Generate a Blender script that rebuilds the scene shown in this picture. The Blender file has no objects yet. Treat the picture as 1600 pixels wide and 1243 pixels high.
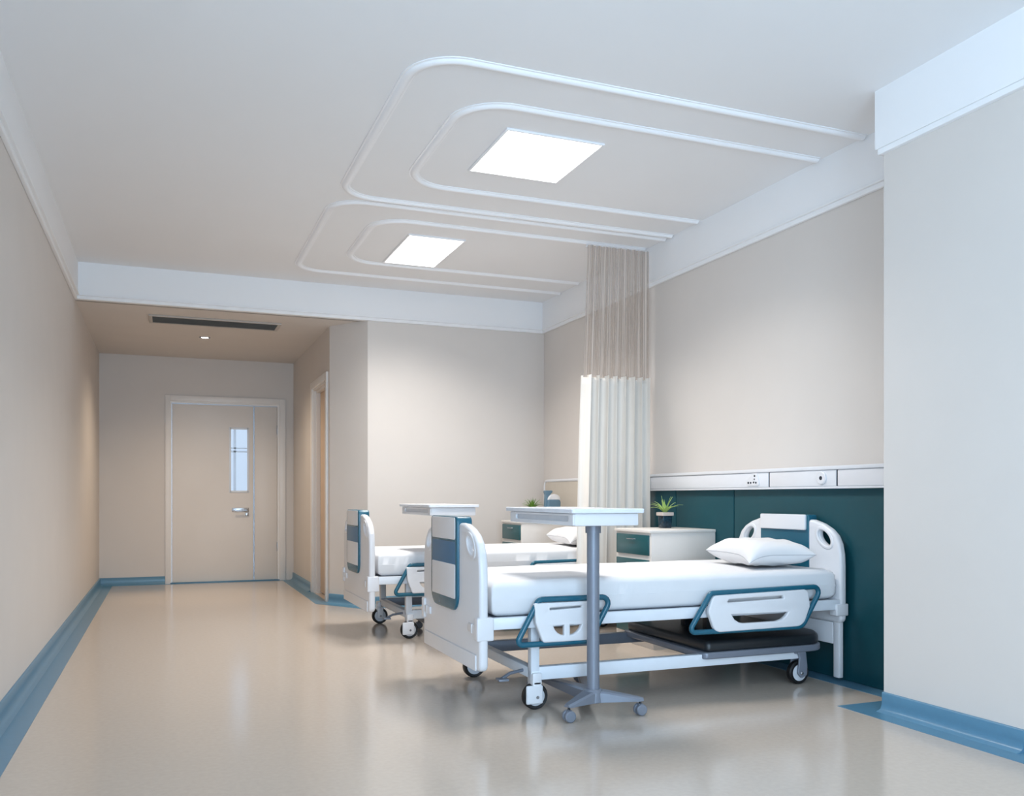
import bpy, bmesh, math, random
from mathutils import Vector, Matrix, noise
random.seed(7)
C = bpy.context.scene.collection
PI = math.pi

# ------------------------------------------------------------------ materials
def lin(c):
    c = c / 255.0
    return c / 12.92 if c <= 0.04045 else ((c + 0.055) / 1.055) ** 2.4
def rgb(r, g, b): return (lin(r), lin(g), lin(b), 1.0)

def mat(name, col, rough=0.5, metal=0.0, var=0.03, scale=20.0, bump=0.0, bscale=200.0, spec=0.5, coat=0.0):
    m = bpy.data.materials.new(name); m.use_nodes = True
    nt = m.node_tree; b = nt.nodes['Principled BSDF']
    b.inputs['Roughness'].default_value = rough
    b.inputs['Metallic'].default_value = metal
    b.inputs['Specular IOR Level'].default_value = spec
    if coat: b.inputs['Coat Weight'].default_value = coat; b.inputs['Coat Roughness'].default_value = 0.1
    tc = nt.nodes.new('ShaderNodeTexCoord')
    n = nt.nodes.new('ShaderNodeTexNoise'); n.inputs['Scale'].default_value = scale; n.inputs['Detail'].default_value = 4
    nt.links.new(tc.outputs['Object'], n.inputs['Vector'])
    r = nt.nodes.new('ShaderNodeValToRGB')
    r.color_ramp.elements[0].position = 0.3; r.color_ramp.elements[1].position = 0.7
    r.color_ramp.elements[0].color = tuple(c * (1 - var) for c in col[:3]) + (1,)
    r.color_ramp.elements[1].color = tuple(min(1, c * (1 + var)) for c in col[:3]) + (1,)
    nt.links.new(n.outputs['Fac'], r.inputs['Fac'])
    nt.links.new(r.outputs['Color'], b.inputs['Base Color'])
    if bump:
        n2 = nt.nodes.new('ShaderNodeTexNoise'); n2.inputs['Scale'].default_value = bscale
        nt.links.new(tc.outputs['Object'], n2.inputs['Vector'])
        bp = nt.nodes.new('ShaderNodeBump'); bp.inputs['Strength'].default_value = bump; bp.inputs['Distance'].default_value = 0.002
        nt.links.new(n2.outputs['Fac'], bp.inputs['Height']); nt.links.new(bp.outputs['Normal'], b.inputs['Normal'])
    return m

def emis(name, col, strength):
    m = bpy.data.materials.new(name); m.use_nodes = True
    nt = m.node_tree; b = nt.nodes['Principled BSDF']
    b.inputs['Base Color'].default_value = (0.8, 0.8, 0.8, 1)
    b.inputs['Emission Color'].default_value = col
    b.inputs['Emission Strength'].default_value = strength
    return m

def glass(name, tint=(1, 1, 1, 1), refl=0.1):
    m = bpy.data.materials.new(name); m.use_nodes = True
    nt = m.node_tree; nt.nodes.clear()
    o = nt.nodes.new('ShaderNodeOutputMaterial'); mx = nt.nodes.new('ShaderNodeMixShader')
    t = nt.nodes.new('ShaderNodeBsdfTransparent'); t.inputs['Color'].default_value = tint
    g = nt.nodes.new('ShaderNodeBsdfGlossy'); g.inputs['Roughness'].default_value = 0.02
    mx.inputs['Fac'].default_value = refl
    nt.links.new(t.outputs[0], mx.inputs[1]); nt.links.new(g.outputs[0], mx.inputs[2]); nt.links.new(mx.outputs[0], o.inputs[0])
    return m

WALLC = rgb(217, 210, 204)
M = {}
M['wall'] = mat('wall_paint', WALLC, 0.75, var=0.012, scale=3, bump=0.12, bscale=260, spec=0.25)
M['ceil'] = mat('ceiling_paint', rgb(240, 240, 241), 0.85, var=0.006, scale=2, spec=0.2)
M['frieze'] = mat('frieze_paint', rgb(243, 243, 244), 0.6, var=0.006, scale=2, spec=0.3)
M['mould'] = mat('moulding_gloss_white', rgb(247, 247, 249), 0.3, var=0.004)
M['floor'] = mat('vinyl_floor', rgb(197, 184, 171), 0.15, var=0.03, scale=45, bump=0.015, bscale=30, spec=0.55)
M['blue'] = mat('blue_vinyl', rgb(88, 132, 158), 0.3, var=0.03, scale=30, spec=0.45)
M['white'] = mat('white_plastic', rgb(228, 228, 231), 0.28, var=0.006, spec=0.5)
M['whitemetal'] = mat('white_steel', rgb(228, 232, 238), 0.35, var=0.008)
M['teal'] = mat('teal_plastic', rgb(28, 94, 116), 0.25, var=0.03, scale=12)
M['tealdark'] = mat('teal_recess', rgb(52, 110, 148), 0.35, var=0.04, scale=12)
M['panel'] = mat('teal_laminate', rgb(12, 70, 80), 0.42, var=0.03, scale=6)
M['sheet'] = mat('white_sheet', rgb(226, 226, 228), 0.85, var=0.006, bump=0.08, bscale=400, spec=0.15)
M['pillow'] = mat('pillow_cotton', rgb(228, 227, 228), 0.9, var=0.006, bump=0.1, bscale=300, spec=0.1)
M['seam'] = mat('pillow_seam', rgb(190, 190, 194), 0.9)
M['grey'] = mat('grey_steel', rgb(128, 134, 146), 0.38, metal=0.25, var=0.02)
M['dark'] = mat('dark_plastic', rgb(34, 38, 42), 0.3, var=0.05)
M['rubber'] = mat('black_rubber', rgb(18, 18, 20), 0.5, var=0.1)
M['hub'] = mat('hub_grey', rgb(205, 208, 214), 0.3)
M['chrome'] = mat('brushed_steel', rgb(190, 192, 196), 0.25, metal=1.0, var=0.01)
M['cab'] = mat('cream_laminate', rgb(228, 222, 216), 0.4, var=0.008)
M['tealcab'] = mat('drawer_teal', rgb(14, 80, 86), 0.32, var=0.02)
M['door'] = mat('door_laminate', rgb(228, 220, 212), 0.42, var=0.01, scale=4)
M['frame'] = mat('door_frame_paint', rgb(234, 229, 224), 0.38, var=0.008)
M['leaf2'] = mat('timber_door', rgb(216, 188, 160), 0.45, var=0.03, scale=5)
M['steel'] = mat('steel_strip', rgb(150, 156, 165), 0.3, metal=0.8)
M['gap'] = mat('shadow_gap', rgb(40, 46, 52), 0.6)
M['vent'] = mat('vent_grille', rgb(128, 126, 121), 0.5, var=0.05)
M['ventframe'] = mat('vent_frame', rgb(186, 178, 170), 0.5)
M['pot'] = mat('dark_glazed_pot', rgb(22, 48, 62), 0.15, var=0.5, scale=60)
M['potrim'] = mat('stone_rim', rgb(196, 184, 176), 0.6, var=0.05)
M['soil'] = mat('soil', rgb(60, 48, 40), 0.9, var=0.2, scale=80)
M['leafpale'] = mat('pale_green_leaf', rgb(168, 196, 112), 0.5, var=0.12, scale=30)
M['leafgreen'] = mat('green_leaf', rgb(104, 142, 52), 0.5, var=0.15, scale=30)
M['jug'] = mat('blue_grey_plastic', rgb(98, 128, 148), 0.35, var=0.04)
M['tabletop'] = mat('table_top_white', rgb(230, 233, 240), 0.25)
M['far_panel'] = mat('beige_panel', rgb(200, 190, 176), 0.4, var=0.015)
M['opening'] = mat('dark_socket', rgb(30, 40, 52), 0.5)
M['glass'] = glass('window_glass', refl=0.08)
M['lamp'] = emis('panel_light', (1.0, 0.98, 0.95, 1), 4.0)
M['spot'] = emis('downlight_lens', (1.0, 0.9, 0.75, 1), 14.0)

# curtain materials
def curtain_mat(name, c0, c1, threads, alpha_lo=None):
    m = bpy.data.materials.new(name); m.use_nodes = True
    nt = m.node_tree; b = nt.nodes['Principled BSDF']
    b.inputs['Roughness'].default_value = 0.9; b.inputs['Specular IOR Level'].default_value = 0.1
    uv = nt.nodes.new('ShaderNodeUVMap')
    mp = nt.nodes.new('ShaderNodeMapping'); mp.inputs['Scale'].default_value = (threads, 0.6, 1)
    nt.links.new(uv.outputs[0], mp.inputs[0])
    n = nt.nodes.new('ShaderNodeTexNoise'); n.inputs['Scale'].default_value = 1.0; n.inputs['Detail'].default_value = 3
    nt.links.new(mp.outputs[0], n.inputs['Vector'])
    r = nt.nodes.new('ShaderNodeValToRGB')
    r.color_ramp.elements[0].position = 0.38; r.color_ramp.elements[1].position = 0.62
    r.color_ramp.elements[0].color = c0; r.color_ramp.elements[1].color = c1
    nt.links.new(n.outputs['Fac'], r.inputs['Fac']); nt.links.new(r.outputs['Color'], b.inputs['Base Color'])
    out = nt.nodes['Material Output']
    tl = nt.nodes.new('ShaderNodeBsdfTranslucent'); nt.links.new(r.outputs['Color'], tl.inputs['Color'])
    mx = nt.nodes.new('ShaderNodeMixShader'); mx.inputs[0].default_value = 0.08 if alpha_lo is None else 0.2
    nt.links.new(b.outputs[0], mx.inputs[1]); nt.links.new(tl.outputs[0], mx.inputs[2])
    last = mx
    if alpha_lo is not None:
        tr = nt.nodes.new('ShaderNodeBsdfTransparent')
        mr = nt.nodes.new('ShaderNodeMapRange')
        mr.inputs['From Min'].default_value = 0.4; mr.inputs['From Max'].default_value = 0.6
        mr.inputs['To Min'].default_value = alpha_lo; mr.inputs['To Max'].default_value = 0.88
        nt.links.new(n.outputs['Fac'], mr.inputs['Value'])
        m2 = nt.nodes.new('ShaderNodeMixShader')
        nt.links.new(mr.outputs[0], m2.inputs[0]); nt.links.new(tr.outputs[0], m2.inputs[1]); nt.links.new(mx.outputs[0], m2.inputs[2])
        last = m2
    nt.links.new(last.outputs[0], out.inputs['Surface'])
    return m
M['sheer'] = curtain_mat('sheer_mesh', rgb(164, 148, 136), rgb(218, 206, 196), 130, 0.45)
M['drape'] = curtain_mat('cream_drape', rgb(238, 232, 224), rgb(246, 242, 236), 40)

# ------------------------------------------------------------------ object helpers
ORIGIN = Vector((0, 0, 0))

def link(name, me, m, parent=None, smooth=0.6):
    if smooth:
        me.shade_smooth(); me.set_sharp_from_angle(angle=smooth)
    o = bpy.data.objects.new(name, me); C.objects.link(o)
    if m is not None:
        me.materials.clear(); me.materials.append(M[m] if isinstance(m, str) else m)
    if parent is not None:
        o.parent = parent
    return o

def obj(name, bm, m, parent=None, smooth=0.6, origin=None):
    bmesh.ops.recalc_face_normals(bm, faces=bm.faces[:])
    off = ORIGIN if parent is not None else (Vector(origin) if origin is not None else Vector((0, 0, 0)))
    for v in bm.verts: v.co -= off
    me = bpy.data.meshes.new(name); bm.to_mesh(me); bm.free()
    o = link(name, me, m, parent, smooth)
    if parent is None: o.location = off
    return o

def tag(o, label, cat, group=None):
    o['label'] = label; o['category'] = cat
    if group: o['group'] = group
    return o

def thing(name, label, cat, loc, group=None):
    global ORIGIN
    o = bpy.data.objects.new(name, None); C.objects.link(o)
    o.location = loc; ORIGIN = Vector(loc); o.empty_display_size = 0.1
    return tag(o, label, cat, group)

def dup(root, loc, label, group=None):
    r = root.copy(); C.objects.link(r); r.location = loc; r['label'] = label
    for ch in list(root.children):
        c = ch.copy(); C.objects.link(c); c.parent = r
        for g in list(ch.children):
            d = g.copy(); C.objects.link(d); d.parent = c
    return r

def struct(name, bm, m, smooth=0.6):
    o = obj(name, bm, m, None, smooth); o['kind'] = 'structure'; return o

def box(bm, x0, x1, y0, y1, z0, z1, bev=0.0, seg=2, mtx=None):
    g = bmesh.ops.create_cube(bm, size=1.0)
    vs = g['verts']
    for v in vs:
        v.co = Vector(((x0 + x1) / 2 + v.co.x * (x1 - x0), (y0 + y1) / 2 + v.co.y * (y1 - y0), (z0 + z1) / 2 + v.co.z * (z1 - z0)))
    if bev > 0:
        es = list({e for v in vs for e in v.link_edges})
        r = bmesh.ops.bevel(bm, geom=es, offset=bev, segments=seg, profile=0.5, affect='EDGES', clamp_overlap=True)
        vs = list({v for f in r['faces'] for v in f.verts} | {v for v in vs if v.is_valid})
    if mtx is not None:
        for v in vs: v.co = mtx @ v.co
    return vs

def nbox(*a, **k):
    bm = bmesh.new(); box(bm, *a, **k); return bm

def prism(bm, pts, z0, z1):
    lo = [bm.verts.new((x, y, z0)) for x, y in pts]; hi = [bm.verts.new((x, y, z1)) for x, y in pts]
    bm.faces.new(lo[::-1]); bm.faces.new(hi)
    n = len(pts)
    for i in range(n): bm.faces.new((lo[i], lo[(i + 1) % n], hi[(i + 1) % n], hi[i]))

def rpoly(pts, rad, seg=6):
    """round the corners of a closed polygon; rad is one radius or a list"""
    out = []; n = len(pts)
    for i, p in enumerate(pts):
        r = rad[i] if isinstance(rad, (list, tuple)) else rad
        p = Vector(p).to_2d(); a = (Vector(pts[i - 1]).to_2d() - p); b_ = (Vector(pts[(i + 1) % n]).to_2d() - p)
        if r <= 0: out.append(tuple(p)); continue
        la, lb = a.length, b_.length; a.normalize(); b_.normalize()
        ang = math.acos(max(-1, min(1, a.dot(b_)))); d = min(r / math.tan(ang / 2), la * 0.49, lb * 0.49)
        rr = d * math.tan(ang / 2); bis = (a + b_).normalized(); cen = p + bis * (rr / math.sin(ang / 2))
        s = p + a * d - cen; e = p + b_ * d - cen
        a0 = math.atan2(s.y, s.x); a1 = math.atan2(e.y, e.x); da = (a1 - a0 + PI) % (2 * PI) - PI
        for k in range(seg + 1):
            t = a0 + da * k / seg; out.append((cen.x + rr * math.cos(t), cen.y + rr * math.sin(t)))
    return out

def ellipse(cx, cy, a, b_, rot=0, n=28):
    return [(cx + a * math.cos(t) * math.cos(rot) - b_ * math.sin(t) * math.sin(rot),
             cy + a * math.cos(t) * math.sin(rot) + b_ * math.sin(t) * math.cos(rot)) for t in [2 * PI * k / n for k in range(n)]]

YZ = Matrix(((0, 0, 1, 0), (1, 0, 0, 0), (0, 1, 0, 0), (0, 0, 0, 1)))     # local (x,y,z) -> world (y,z,x)
XZ = Matrix(((1, 0, 0, 0), (0, 0, -1, 0), (0, 1, 0, 0), (0, 0, 0, 1)))    # local (x,y,z) -> world (x,z,-y)
XY = Matrix.Identity(4)

def plate_bm(outer, holes, thick, bev, basis, depth, bseg=3):
    """an extruded outline with real holes and rounded rims; depth = centre position along the thickness axis (world)"""
    cu = bpy.data.curves.new('plate', 'CURVE'); cu.dimensions = '2D'; cu.fill_mode = 'BOTH'
    for loop in [outer] + list(holes):
        sp = cu.splines.new('POLY'); sp.points.add(len(loop) - 1); sp.use_cyclic_u = True
        for p, q in zip(sp.points, loop): p.co = (q[0], q[1], 0, 1)
    cu.extrude = max(0.0005, thick / 2 - bev); cu.bevel_depth = bev; cu.bevel_resolution = bseg; cu.offset = -bev
    o = bpy.data.objects.new('plate', cu); C.objects.link(o)
    bpy.context.view_layer.update()
    dg = bpy.context.evaluated_depsgraph_get()
    me = bpy.data.meshes.new_from_object(o.evaluated_get(dg), depsgraph=dg)
    bpy.data.objects.remove(o); bpy.data.curves.remove(cu)
    bm = bmesh.new(); bm.from_mesh(me); bpy.data.meshes.remove(me)
    bmesh.ops.remove_doubles(bm, verts=bm.verts[:], dist=1e-5)
    off = basis.to_3x3() @ Vector((0, 0, 1))
    sgn = 1 if (off.x + off.y + off.z) > 0 else -1
    for v in bm.verts: v.co = basis @ Vector((v.co.x, v.co.y, v.co.z + sgn * depth))
    return bm

def tube_bm(path, r, closed=False, seg=10, bm=None):
    """circle swept along a polyline with parallel-transported frames"""
    bm = bm or bmesh.new()
    P = [Vector(p) for p in path]; n = len(P)
    T = []
    for i in range(n):
        a = P[i - 1] if (i > 0 or closed) else P[i]; b_ = P[(i + 1) % n] if (i < n - 1 or closed) else P[i]
        T.append((b_ - a).normalized())
    ref = Vector((0, 0, 1)) if abs(T[0].z) < 0.9 else Vector((1, 0, 0))
    N = (ref - T[0] * ref.dot(T[0])).normalized(); rings = []
    for i in range(n):
        N = (N - T[i] * N.dot(T[i])).normalized(); B = T[i].cross(N)
        rr = r[i] if isinstance(r, (list, tuple)) else r
        rings.append([bm.verts.new(P[i] + (N * math.cos(2 * PI * k / seg) + B * math.sin(2 * PI * k / seg)) * rr) for k in range(seg)])
    m_ = n if closed else n - 1
    for i in range(m_):
        A, B2 = rings[i], rings[(i + 1) % n]
        for k in range(seg): bm.faces.new((A[k], A[(k + 1) % seg], B2[(k + 1) % seg], B2[k]))
    if not closed: bm.faces.new(rings[0][::-1]); bm.faces.new(rings[-1])
    return bm

def lathe(bm, prof, cx, cy, cz, axis='Z', seg=24):
    """prof: (radius, height) list; closed at both ends when radius is 0"""
    rings = []
    for r, h in prof:
        ring = []
        for k in range(seg):
            t = 2 * PI * k / seg; a, b_ = r * math.cos(t), r * math.sin(t)
            p = {'Z': (a, b_, h), 'Y': (a, h, b_), 'X': (h, a, b_)}[axis]
            ring.append(bm.verts.new((cx + p[0], cy + p[1], cz + p[2])))
        rings.append(ring)
    for A, B2 in zip(rings, rings[1:]):
        for k in range(seg): bm.faces.new((A[k], A[(k + 1) % seg], B2[(k + 1) % seg], B2[k]))
    bm.faces.new(rings[0]); bm.faces.new(rings[-1][::-1])
    return bm

# ------------------------------------------------------------------ room shell
XL, XR, YB, YF = -0.68, 3.47, 7.93, 10.86         # left wall, right wall, bay end wall, far corridor wall
YN = -2.2                                         # wall behind the camera
ZC, ZL = 2.90, 2.61                               # ceiling, lower corridor ceiling
struct('floor', nbox(XL - 0.1, XR + 0.1, YN - 0.1, YF + 0.1, -0.1, 0), 'floor', 0)
bm = bmesh.new(); box(bm, XL - 0.1, XR + 0.1, YN - 0.1, YB + 0.1, ZC, ZC + 0.1); struct('ceiling', bm, 'ceil', 0)
struct('ceiling_corridor', nbox(XL, 1.75, YB + 0.08, YF, ZL, ZL + 0.1), 'wall', 0)
LY0, LY1, LZ0, LZ1 = -1.9, 1.6, 0.35, 2.55            # window in the left wall, beside the camera
bm = bmesh.new()
box(bm, XL - 0.1, XL, YN - 0.1, LY0, 0, ZC); box(bm, XL - 0.1, XL, LY1, YF + 0.1, 0, ZC)
box(bm, XL - 0.1, XL, LY0, LY1, 0, LZ0); box(bm, XL - 0.1, XL, LY0, LY1, LZ1, ZC)
struct('wall_left', bm, 'wall', 0)
bm = bmesh.new()
for z in (LZ0, LZ1 - 0.05, 1.95): box(bm, XL - 0.08, XL - 0.03, LY0, LY1, z, z + 0.05)
for i in range(4):
    y = LY0 + (LY1 - LY0 - 0.05) * i / 3; box(bm, XL - 0.08, XL - 0.03, y, y + 0.05, LZ0, LZ1)
w = struct('window_2', bm, 'mould', 0)
obj('window_pane', nbox(XL - 0.058, XL - 0.054, LY0, LY1, LZ0, LZ1), 'glass', w, 0)
struct('wall_right', nbox(XR, XR + 0.1, YN - 0.1, YB + 0.1, 0, ZC), 'wall', 0)
bm = bmesh.new(); prism(bm, [(1.72, YB), (XR, YB), (XR, YB + 0.1), (1.78, YB + 0.1)], 0, ZL); struct('wall_bay', bm, 'wall', 0)
bm = bmesh.new(); prism(bm, [(1.45, 8.36), (1.72, YB), (1.78, YB + 0.1), (1.56, 8.44)], 0, ZL); struct('wall_corner', bm, 'wall', 0)
bm = bmesh.new()
prism(bm, [(1.45, 8.36), (1.56, 8.44), (1.56, 8.50), (1.45, 8.50)], 0, ZL)
box(bm, 1.45, 1.56, 9.33, YF + 0.1, 0, ZL); box(bm, 1.45, 1.56, 8.50, 9.33, 2.13, ZL)
struct('wall_corridor', bm, 'wall', 0)
bm = bmesh.new()
box(bm, XL, 0.04, YF, YF + 0.1, 0, ZL); box(bm, 1.30, 1.45, YF, YF + 0.1, 0, ZL); box(bm, 0.04, 1.30, YF, YF + 0.1, 2.12, ZL)
struct('wall_far', bm, 'wall', 0)
struct('wall_beam', nbox(XL, XR, YB, YB + 0.1, ZL, ZC), 'frieze', 0)
# wall behind the camera with a wide window
WX0, WX1, WZ0, WZ1 = -0.6, 1.5, 0.35, 2.8
bm = bmesh.new()
box(bm, XL, WX0, YN - 0.1, YN, 0, ZC); box(bm, WX1, XR, YN - 0.1, YN, 0, ZC)
box(bm, WX0, WX1, YN - 0.1, YN, 0, WZ0); box(bm, WX0, WX1, YN - 0.1, YN, WZ1, ZC)
struct('wall_near', bm, 'wall', 0)
bm = bmesh.new()
for z in (WZ0, WZ1 - 0.05, 1.95): box(bm, WX0, WX1, YN - 0.08, YN - 0.03, z, z + 0.05)
for i in range(4):
    x = WX0 + (WX1 - WX0 - 0.05) * i / 3; box(bm, x, x + 0.05, YN - 0.08, YN - 0.03, WZ0, WZ1)
w = struct('window_1', bm, 'mould', 0)
g = obj('window_pane', nbox(WX0, WX1, YN - 0.058, YN - 0.054, WZ0, WZ1), 'glass', w, 0)

# column with its soffit on the right
CX, CY0, CY1 = 3.13, 2.46, 3.19
struct('column_right', nbox(CX, XR, CY0, CY1, 0, 2.6), 'wall', 0)
bm = bmesh.new()
box(bm, CX - 0.03, XR, CY0 - 0.03, CY1 + 0.025, 2.625, ZC)
box(bm, CX - 0.022, XR, CY0 - 0.022, CY1 + 0.017, 2.60, 2.626, 0.003)
struct('trim_1', bm, 'frieze', 0)
# frieze boards and their bead on the other walls
bm = bmesh.new(); box(bm, XR - 0.03, XR, CY1 + 0.025, YB, 2.632, ZC); box(bm, XR - 0.022, XR, CY1 + 0.025, YB, 2.602, 2.633, 0.004); box(bm, XR - 0.04, XR, CY1 + 0.025, YB, 2.628, 2.64, 0.003)
struct('trim_2', bm, 'frieze', 0)
bm = bmesh.new(); box(bm, XL, XL + 0.03, YN, YB, 2.632, ZC); box(bm, XL, XL + 0.022, YN, YB, 2.602, 2.633, 0.004); box(bm, XL, XL + 0.04, YN, YB, 2.628, 2.64, 0.003)
struct('trim_3', bm, 'frieze', 0)
bm = bmesh.new(); box(bm, XL + 0.03, XR - 0.03, YB - 0.03, YB, 2.632, ZC); box(bm, XL + 0.022, XR - 0.022, YB - 0.022, YB + 0.03, 2.602, 2.633, 0.004); box(bm, XL + 0.04, XR - 0.04, YB - 0.04, YB, 2.628, 2.64, 0.003)
struct('trim_4', bm, 'frieze', 0)

# coved blue skirting and the blue border laid into the floor
def skirting(name, p, q, nrm, h=0.09, t=0.012):
    bm = bmesh.new(); p = Vector(p); q = Vector(q); n = Vector(nrm)
    prof = [(0, 0), (0.05, 0.0), (0.045, 0.003), (0.03, 0.007), (0.02, 0.015), (t + 0.002, 0.03), (t, 0.045), (t, h - 0.004), (t - 0.004, h), (0, h)]
    A = [bm.verts.new((p.x + n.x * a, p.y + n.y * a, z)) for a, z in prof]
    B2 = [bm.verts.new((q.x + n.x * a, q.y + n.y * a, z)) for a, z in prof]
    k = len(prof)
    for i in range(k): bm.faces.new((A[i], A[(i + 1) % k], B2[(i + 1) % k], B2[i]))
    bm.faces.new(A[::-1]); bm.faces.new(B2)
    return struct(name, bm, 'blue', 0.9)
skirting('baseboard_left', (XL, YN), (XL, YF), (1, 0))
skirting('baseboard_far', (XL, YF), (0.005, YF), (0, -1))
skirting('baseboard_corridor', (1.45, 9.42), (1.45, YF), (-1, 0))
d = Vector((1.45 - 1.72, 8.36 - YB)).normalized(); nx = Vector((-d.y, d.x))
if nx.y > 0: nx = -nx
skirting('baseboard_corner', (1.45, 8.36), (1.72, YB), nx)
skirting('baseboard_bay', (1.72, YB), (XR, YB), (0, -1))
skirting('baseboard_column', (CX, CY0), (CX, CY1), (-1, 0))
W = 0.135
bm = bmesh.new()
z0, z1 = 0.0, 0.0015
prism(bm, [(XL, YN), (XL + W, YN), (XL + W, YF - 0.05), (XL, YF)], z0, z1)
prism(bm, [(XL, YF), (XL + W, YF - 0.05), (1.45 - W, YF - 0.05), (1.45, YF)], z0, z1)
prism(bm, [(1.45, YF), (1.45 - W, YF - 0.05), (1.45 - W, 8.33), (1.45, 8.36)], z0, z1)
prism(bm, [(1.45, 8.36), (1.45 - W, 8.33), (1.645, YB - W), (1.72, YB)], z0, z1)
prism(bm, [(1.72, YB), (1.645, YB - W), (XR - W, YB - W), (XR, YB)], z0, z1)
prism(bm, [(XR, YB), (XR - W, YB - W), (XR - W, CY1 + W + 0.02), (XR, CY1)], z0, z1)
prism(bm, [(XR, CY1), (XR - W, CY1 + W + 0.02), (CX - W, CY1 + W + 0.02), (CX, CY1)], z0, z1)
prism(bm, [(CX, CY1), (CX - W, CY1 + W + 0.02), (CX - W, CY0 - W), (CX, CY0)], z0, z1)
prism(bm, [(CX, CY0), (CX - W, CY0 - W), (XR - W, CY0 - W), (XR, CY0)], z0, z1)
prism(bm, [(XR, CY0 - W), (XR - W, CY0 - W), (XR - W, YN), (XR, YN)], z0, z1)
struct('trim_5', bm, 'blue', 0)

# ------------------------------------------------------------------ doors
d1 = obj('door_1', bmesh.new(), 'frame', None, 0); d1['kind'] = 'structure'
ORIGIN = Vector((0, 0, 0))
bm = bmesh.new()
for a, b_, c0, c1, y0 in ((0.007, 0.062, 0, 2.172, -0.018), (1.285, 1.355, 0, 2.172, -0.018), (0.062, 1.285, 2.105, 2.172, -0.018)):
    box(bm, a, b_, YF + y0, YF + 0.09, c0, c1, 0.004)
box(bm, 0.062, 0.076, YF + 0.0, YF + 0.09, 0, 2.105); box(bm, 1.262, 1.285, YF + 0.0, YF + 0.09, 0, 2.105); box(bm, 0.076, 1.262, YF, YF + 0.09, 2.085, 2.105)
obj('door_frame', bm, 'frame', d1)
PX0, PX1, PZ0, PZ1 = 0.722, 0.926, 1.065, 1.81
bm = plate_bm([(0.078, 0.012), (0.986, 0.012), (0.986, 2.082), (0.078, 2.082)], [[(PX0, PZ0), (PX1, PZ0), (PX1, PZ1), (PX0, PZ1)]], 0.04, 0.002, XZ, YF + 0.055)
obj('door_leaf', bm, 'door', d1)
obj('side_leaf', nbox(0.998, 1.260, YF + 0.035, YF + 0.075, 0.012, 2.082, 0.002), 'door', d1)
bm = bmesh.new(); box(bm, 0.987, 0.997, YF + 0.03, YF + 0.06, 0.012, 2.082); box(bm, 0.077, 0.081, YF + 0.03, YF + 0.05, 0.012, 2.082); box(bm, 0.078, 1.262, YF + 0.03, YF + 0.05, 2.079, 2.085)
obj('edge_strip', bm, 'steel', d1)
bm = bmesh.new()
for a, b_, c0, c1 in ((PX0 - 0.012, PX0 + 0.01, PZ0 - 0.012, PZ1 + 0.012), (PX1 - 0.01, PX1 + 0.012, PZ0 - 0.012, PZ1 + 0.012), (PX0, PX1, PZ0 - 0.012, PZ0 + 0.01), (PX0, PX1, PZ1 - 0.01, PZ1 + 0.012)):
    box(bm, a, b_, YF + 0.028, YF + 0.07, c0, c1, 0.002)
obj('window_frame', bm, 'whitemetal', d1)
obj('window_pane', nbox(PX0, PX1, YF + 0.05, YF + 0.06, PZ0, PZ1), 'glass', d1, 0)
bm = bmesh.new()
box(bm, 0.742, 0.935, YF + 0.028, YF + 0.036, 0.825, 0.872, 0.002)
tube_bm([(0.915, YF + 0.03, 0.845), (0.915, YF - 0.02, 0.845), (0.905, YF - 0.026, 0.845), (0.765, YF - 0.026, 0.842)], 0.009, bm=bm)
box(bm, 0.893, 0.932, YF + 0.022, YF + 0.036, 0.775, 0.815, 0.004)
obj('door_handle', bm, 'chrome', d1)
bm = bmesh.new()
for z in (0.35, 1.75): box(bm, 1.258, 1.268, YF + 0.015, YF + 0.036, z, z + 0.11, 0.002)
obj('hinge', bm, 'steel', d1)
obj('threshold', nbox(0.06, 1.29, YF - 0.012, YF + 0.09, 0, 0.012, 0.002), 'blue', d1)

bm = bmesh.new()                        # bars added behind the door's glass to imitate a window reflected in it
for z0_, z1_ in ((1.0, 1.06), (1.555, 1.575), (1.60, 1.615), (2.0, 2.08)): box(bm, 0.5, 1.4, YF + 0.6, YF + 0.64, z0_, z1_)
for x in (0.5, 0.80, 1.03, 1.37): box(bm, x, x + 0.03, YF + 0.6, YF + 0.64, 1.0, 2.08)
refl_bars = struct('reflection_bars', bm, 'whitemetal', 0)
d2 = obj('door_2', bmesh.new(), 'frame', None, 0); d2['kind'] = 'structure'
bm = bmesh.new()
box(bm, 1.428, 1.55, 8.435, 8.505, 0, 2.195, 0.006); box(bm, 1.428, 1.55, 9.325, 9.40, 0, 2.195, 0.006); box(bm, 1.428, 1.55, 8.505, 9.325, 2.125, 2.195, 0.006)
box(bm, 1.447, 1.55, 8.505, 8.52, 0, 2.125); box(bm, 1.447, 1.55, 9.305, 9.325, 0, 2.125); box(bm, 1.447, 1.55, 8.52, 9.305, 2.105, 2.125)
box(bm, 1.475, 1.55, 9.285, 9.305, 0, 2.105); box(bm, 1.475, 1.55, 8.52, 9.285, 2.085, 2.105)
obj('door_frame', bm, 'frame', d2)
obj('door_leaf', nbox(1.515, 1.555, 8.522, 9.284, 0.01, 2.084, 0.002), 'leaf2', d2)

# ------------------------------------------------------------------ ceiling fittings
def u_path(x0, x1, ya, yb, r, seg=10):
    pts = [(x1, ya)]
    for k in range(seg + 1):
        t = -PI / 2 - (PI / 2) * k / seg; pts.append((x0 + r + r * math.cos(t), ya + r + r * math.sin(t)))
    for k in range(seg + 1):
        t = PI - (PI / 2) * k / seg; pts.append((x0 + r + r * math.cos(t), yb - r + r * math.sin(t)))
    pts.append((x1, yb)); return pts

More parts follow.
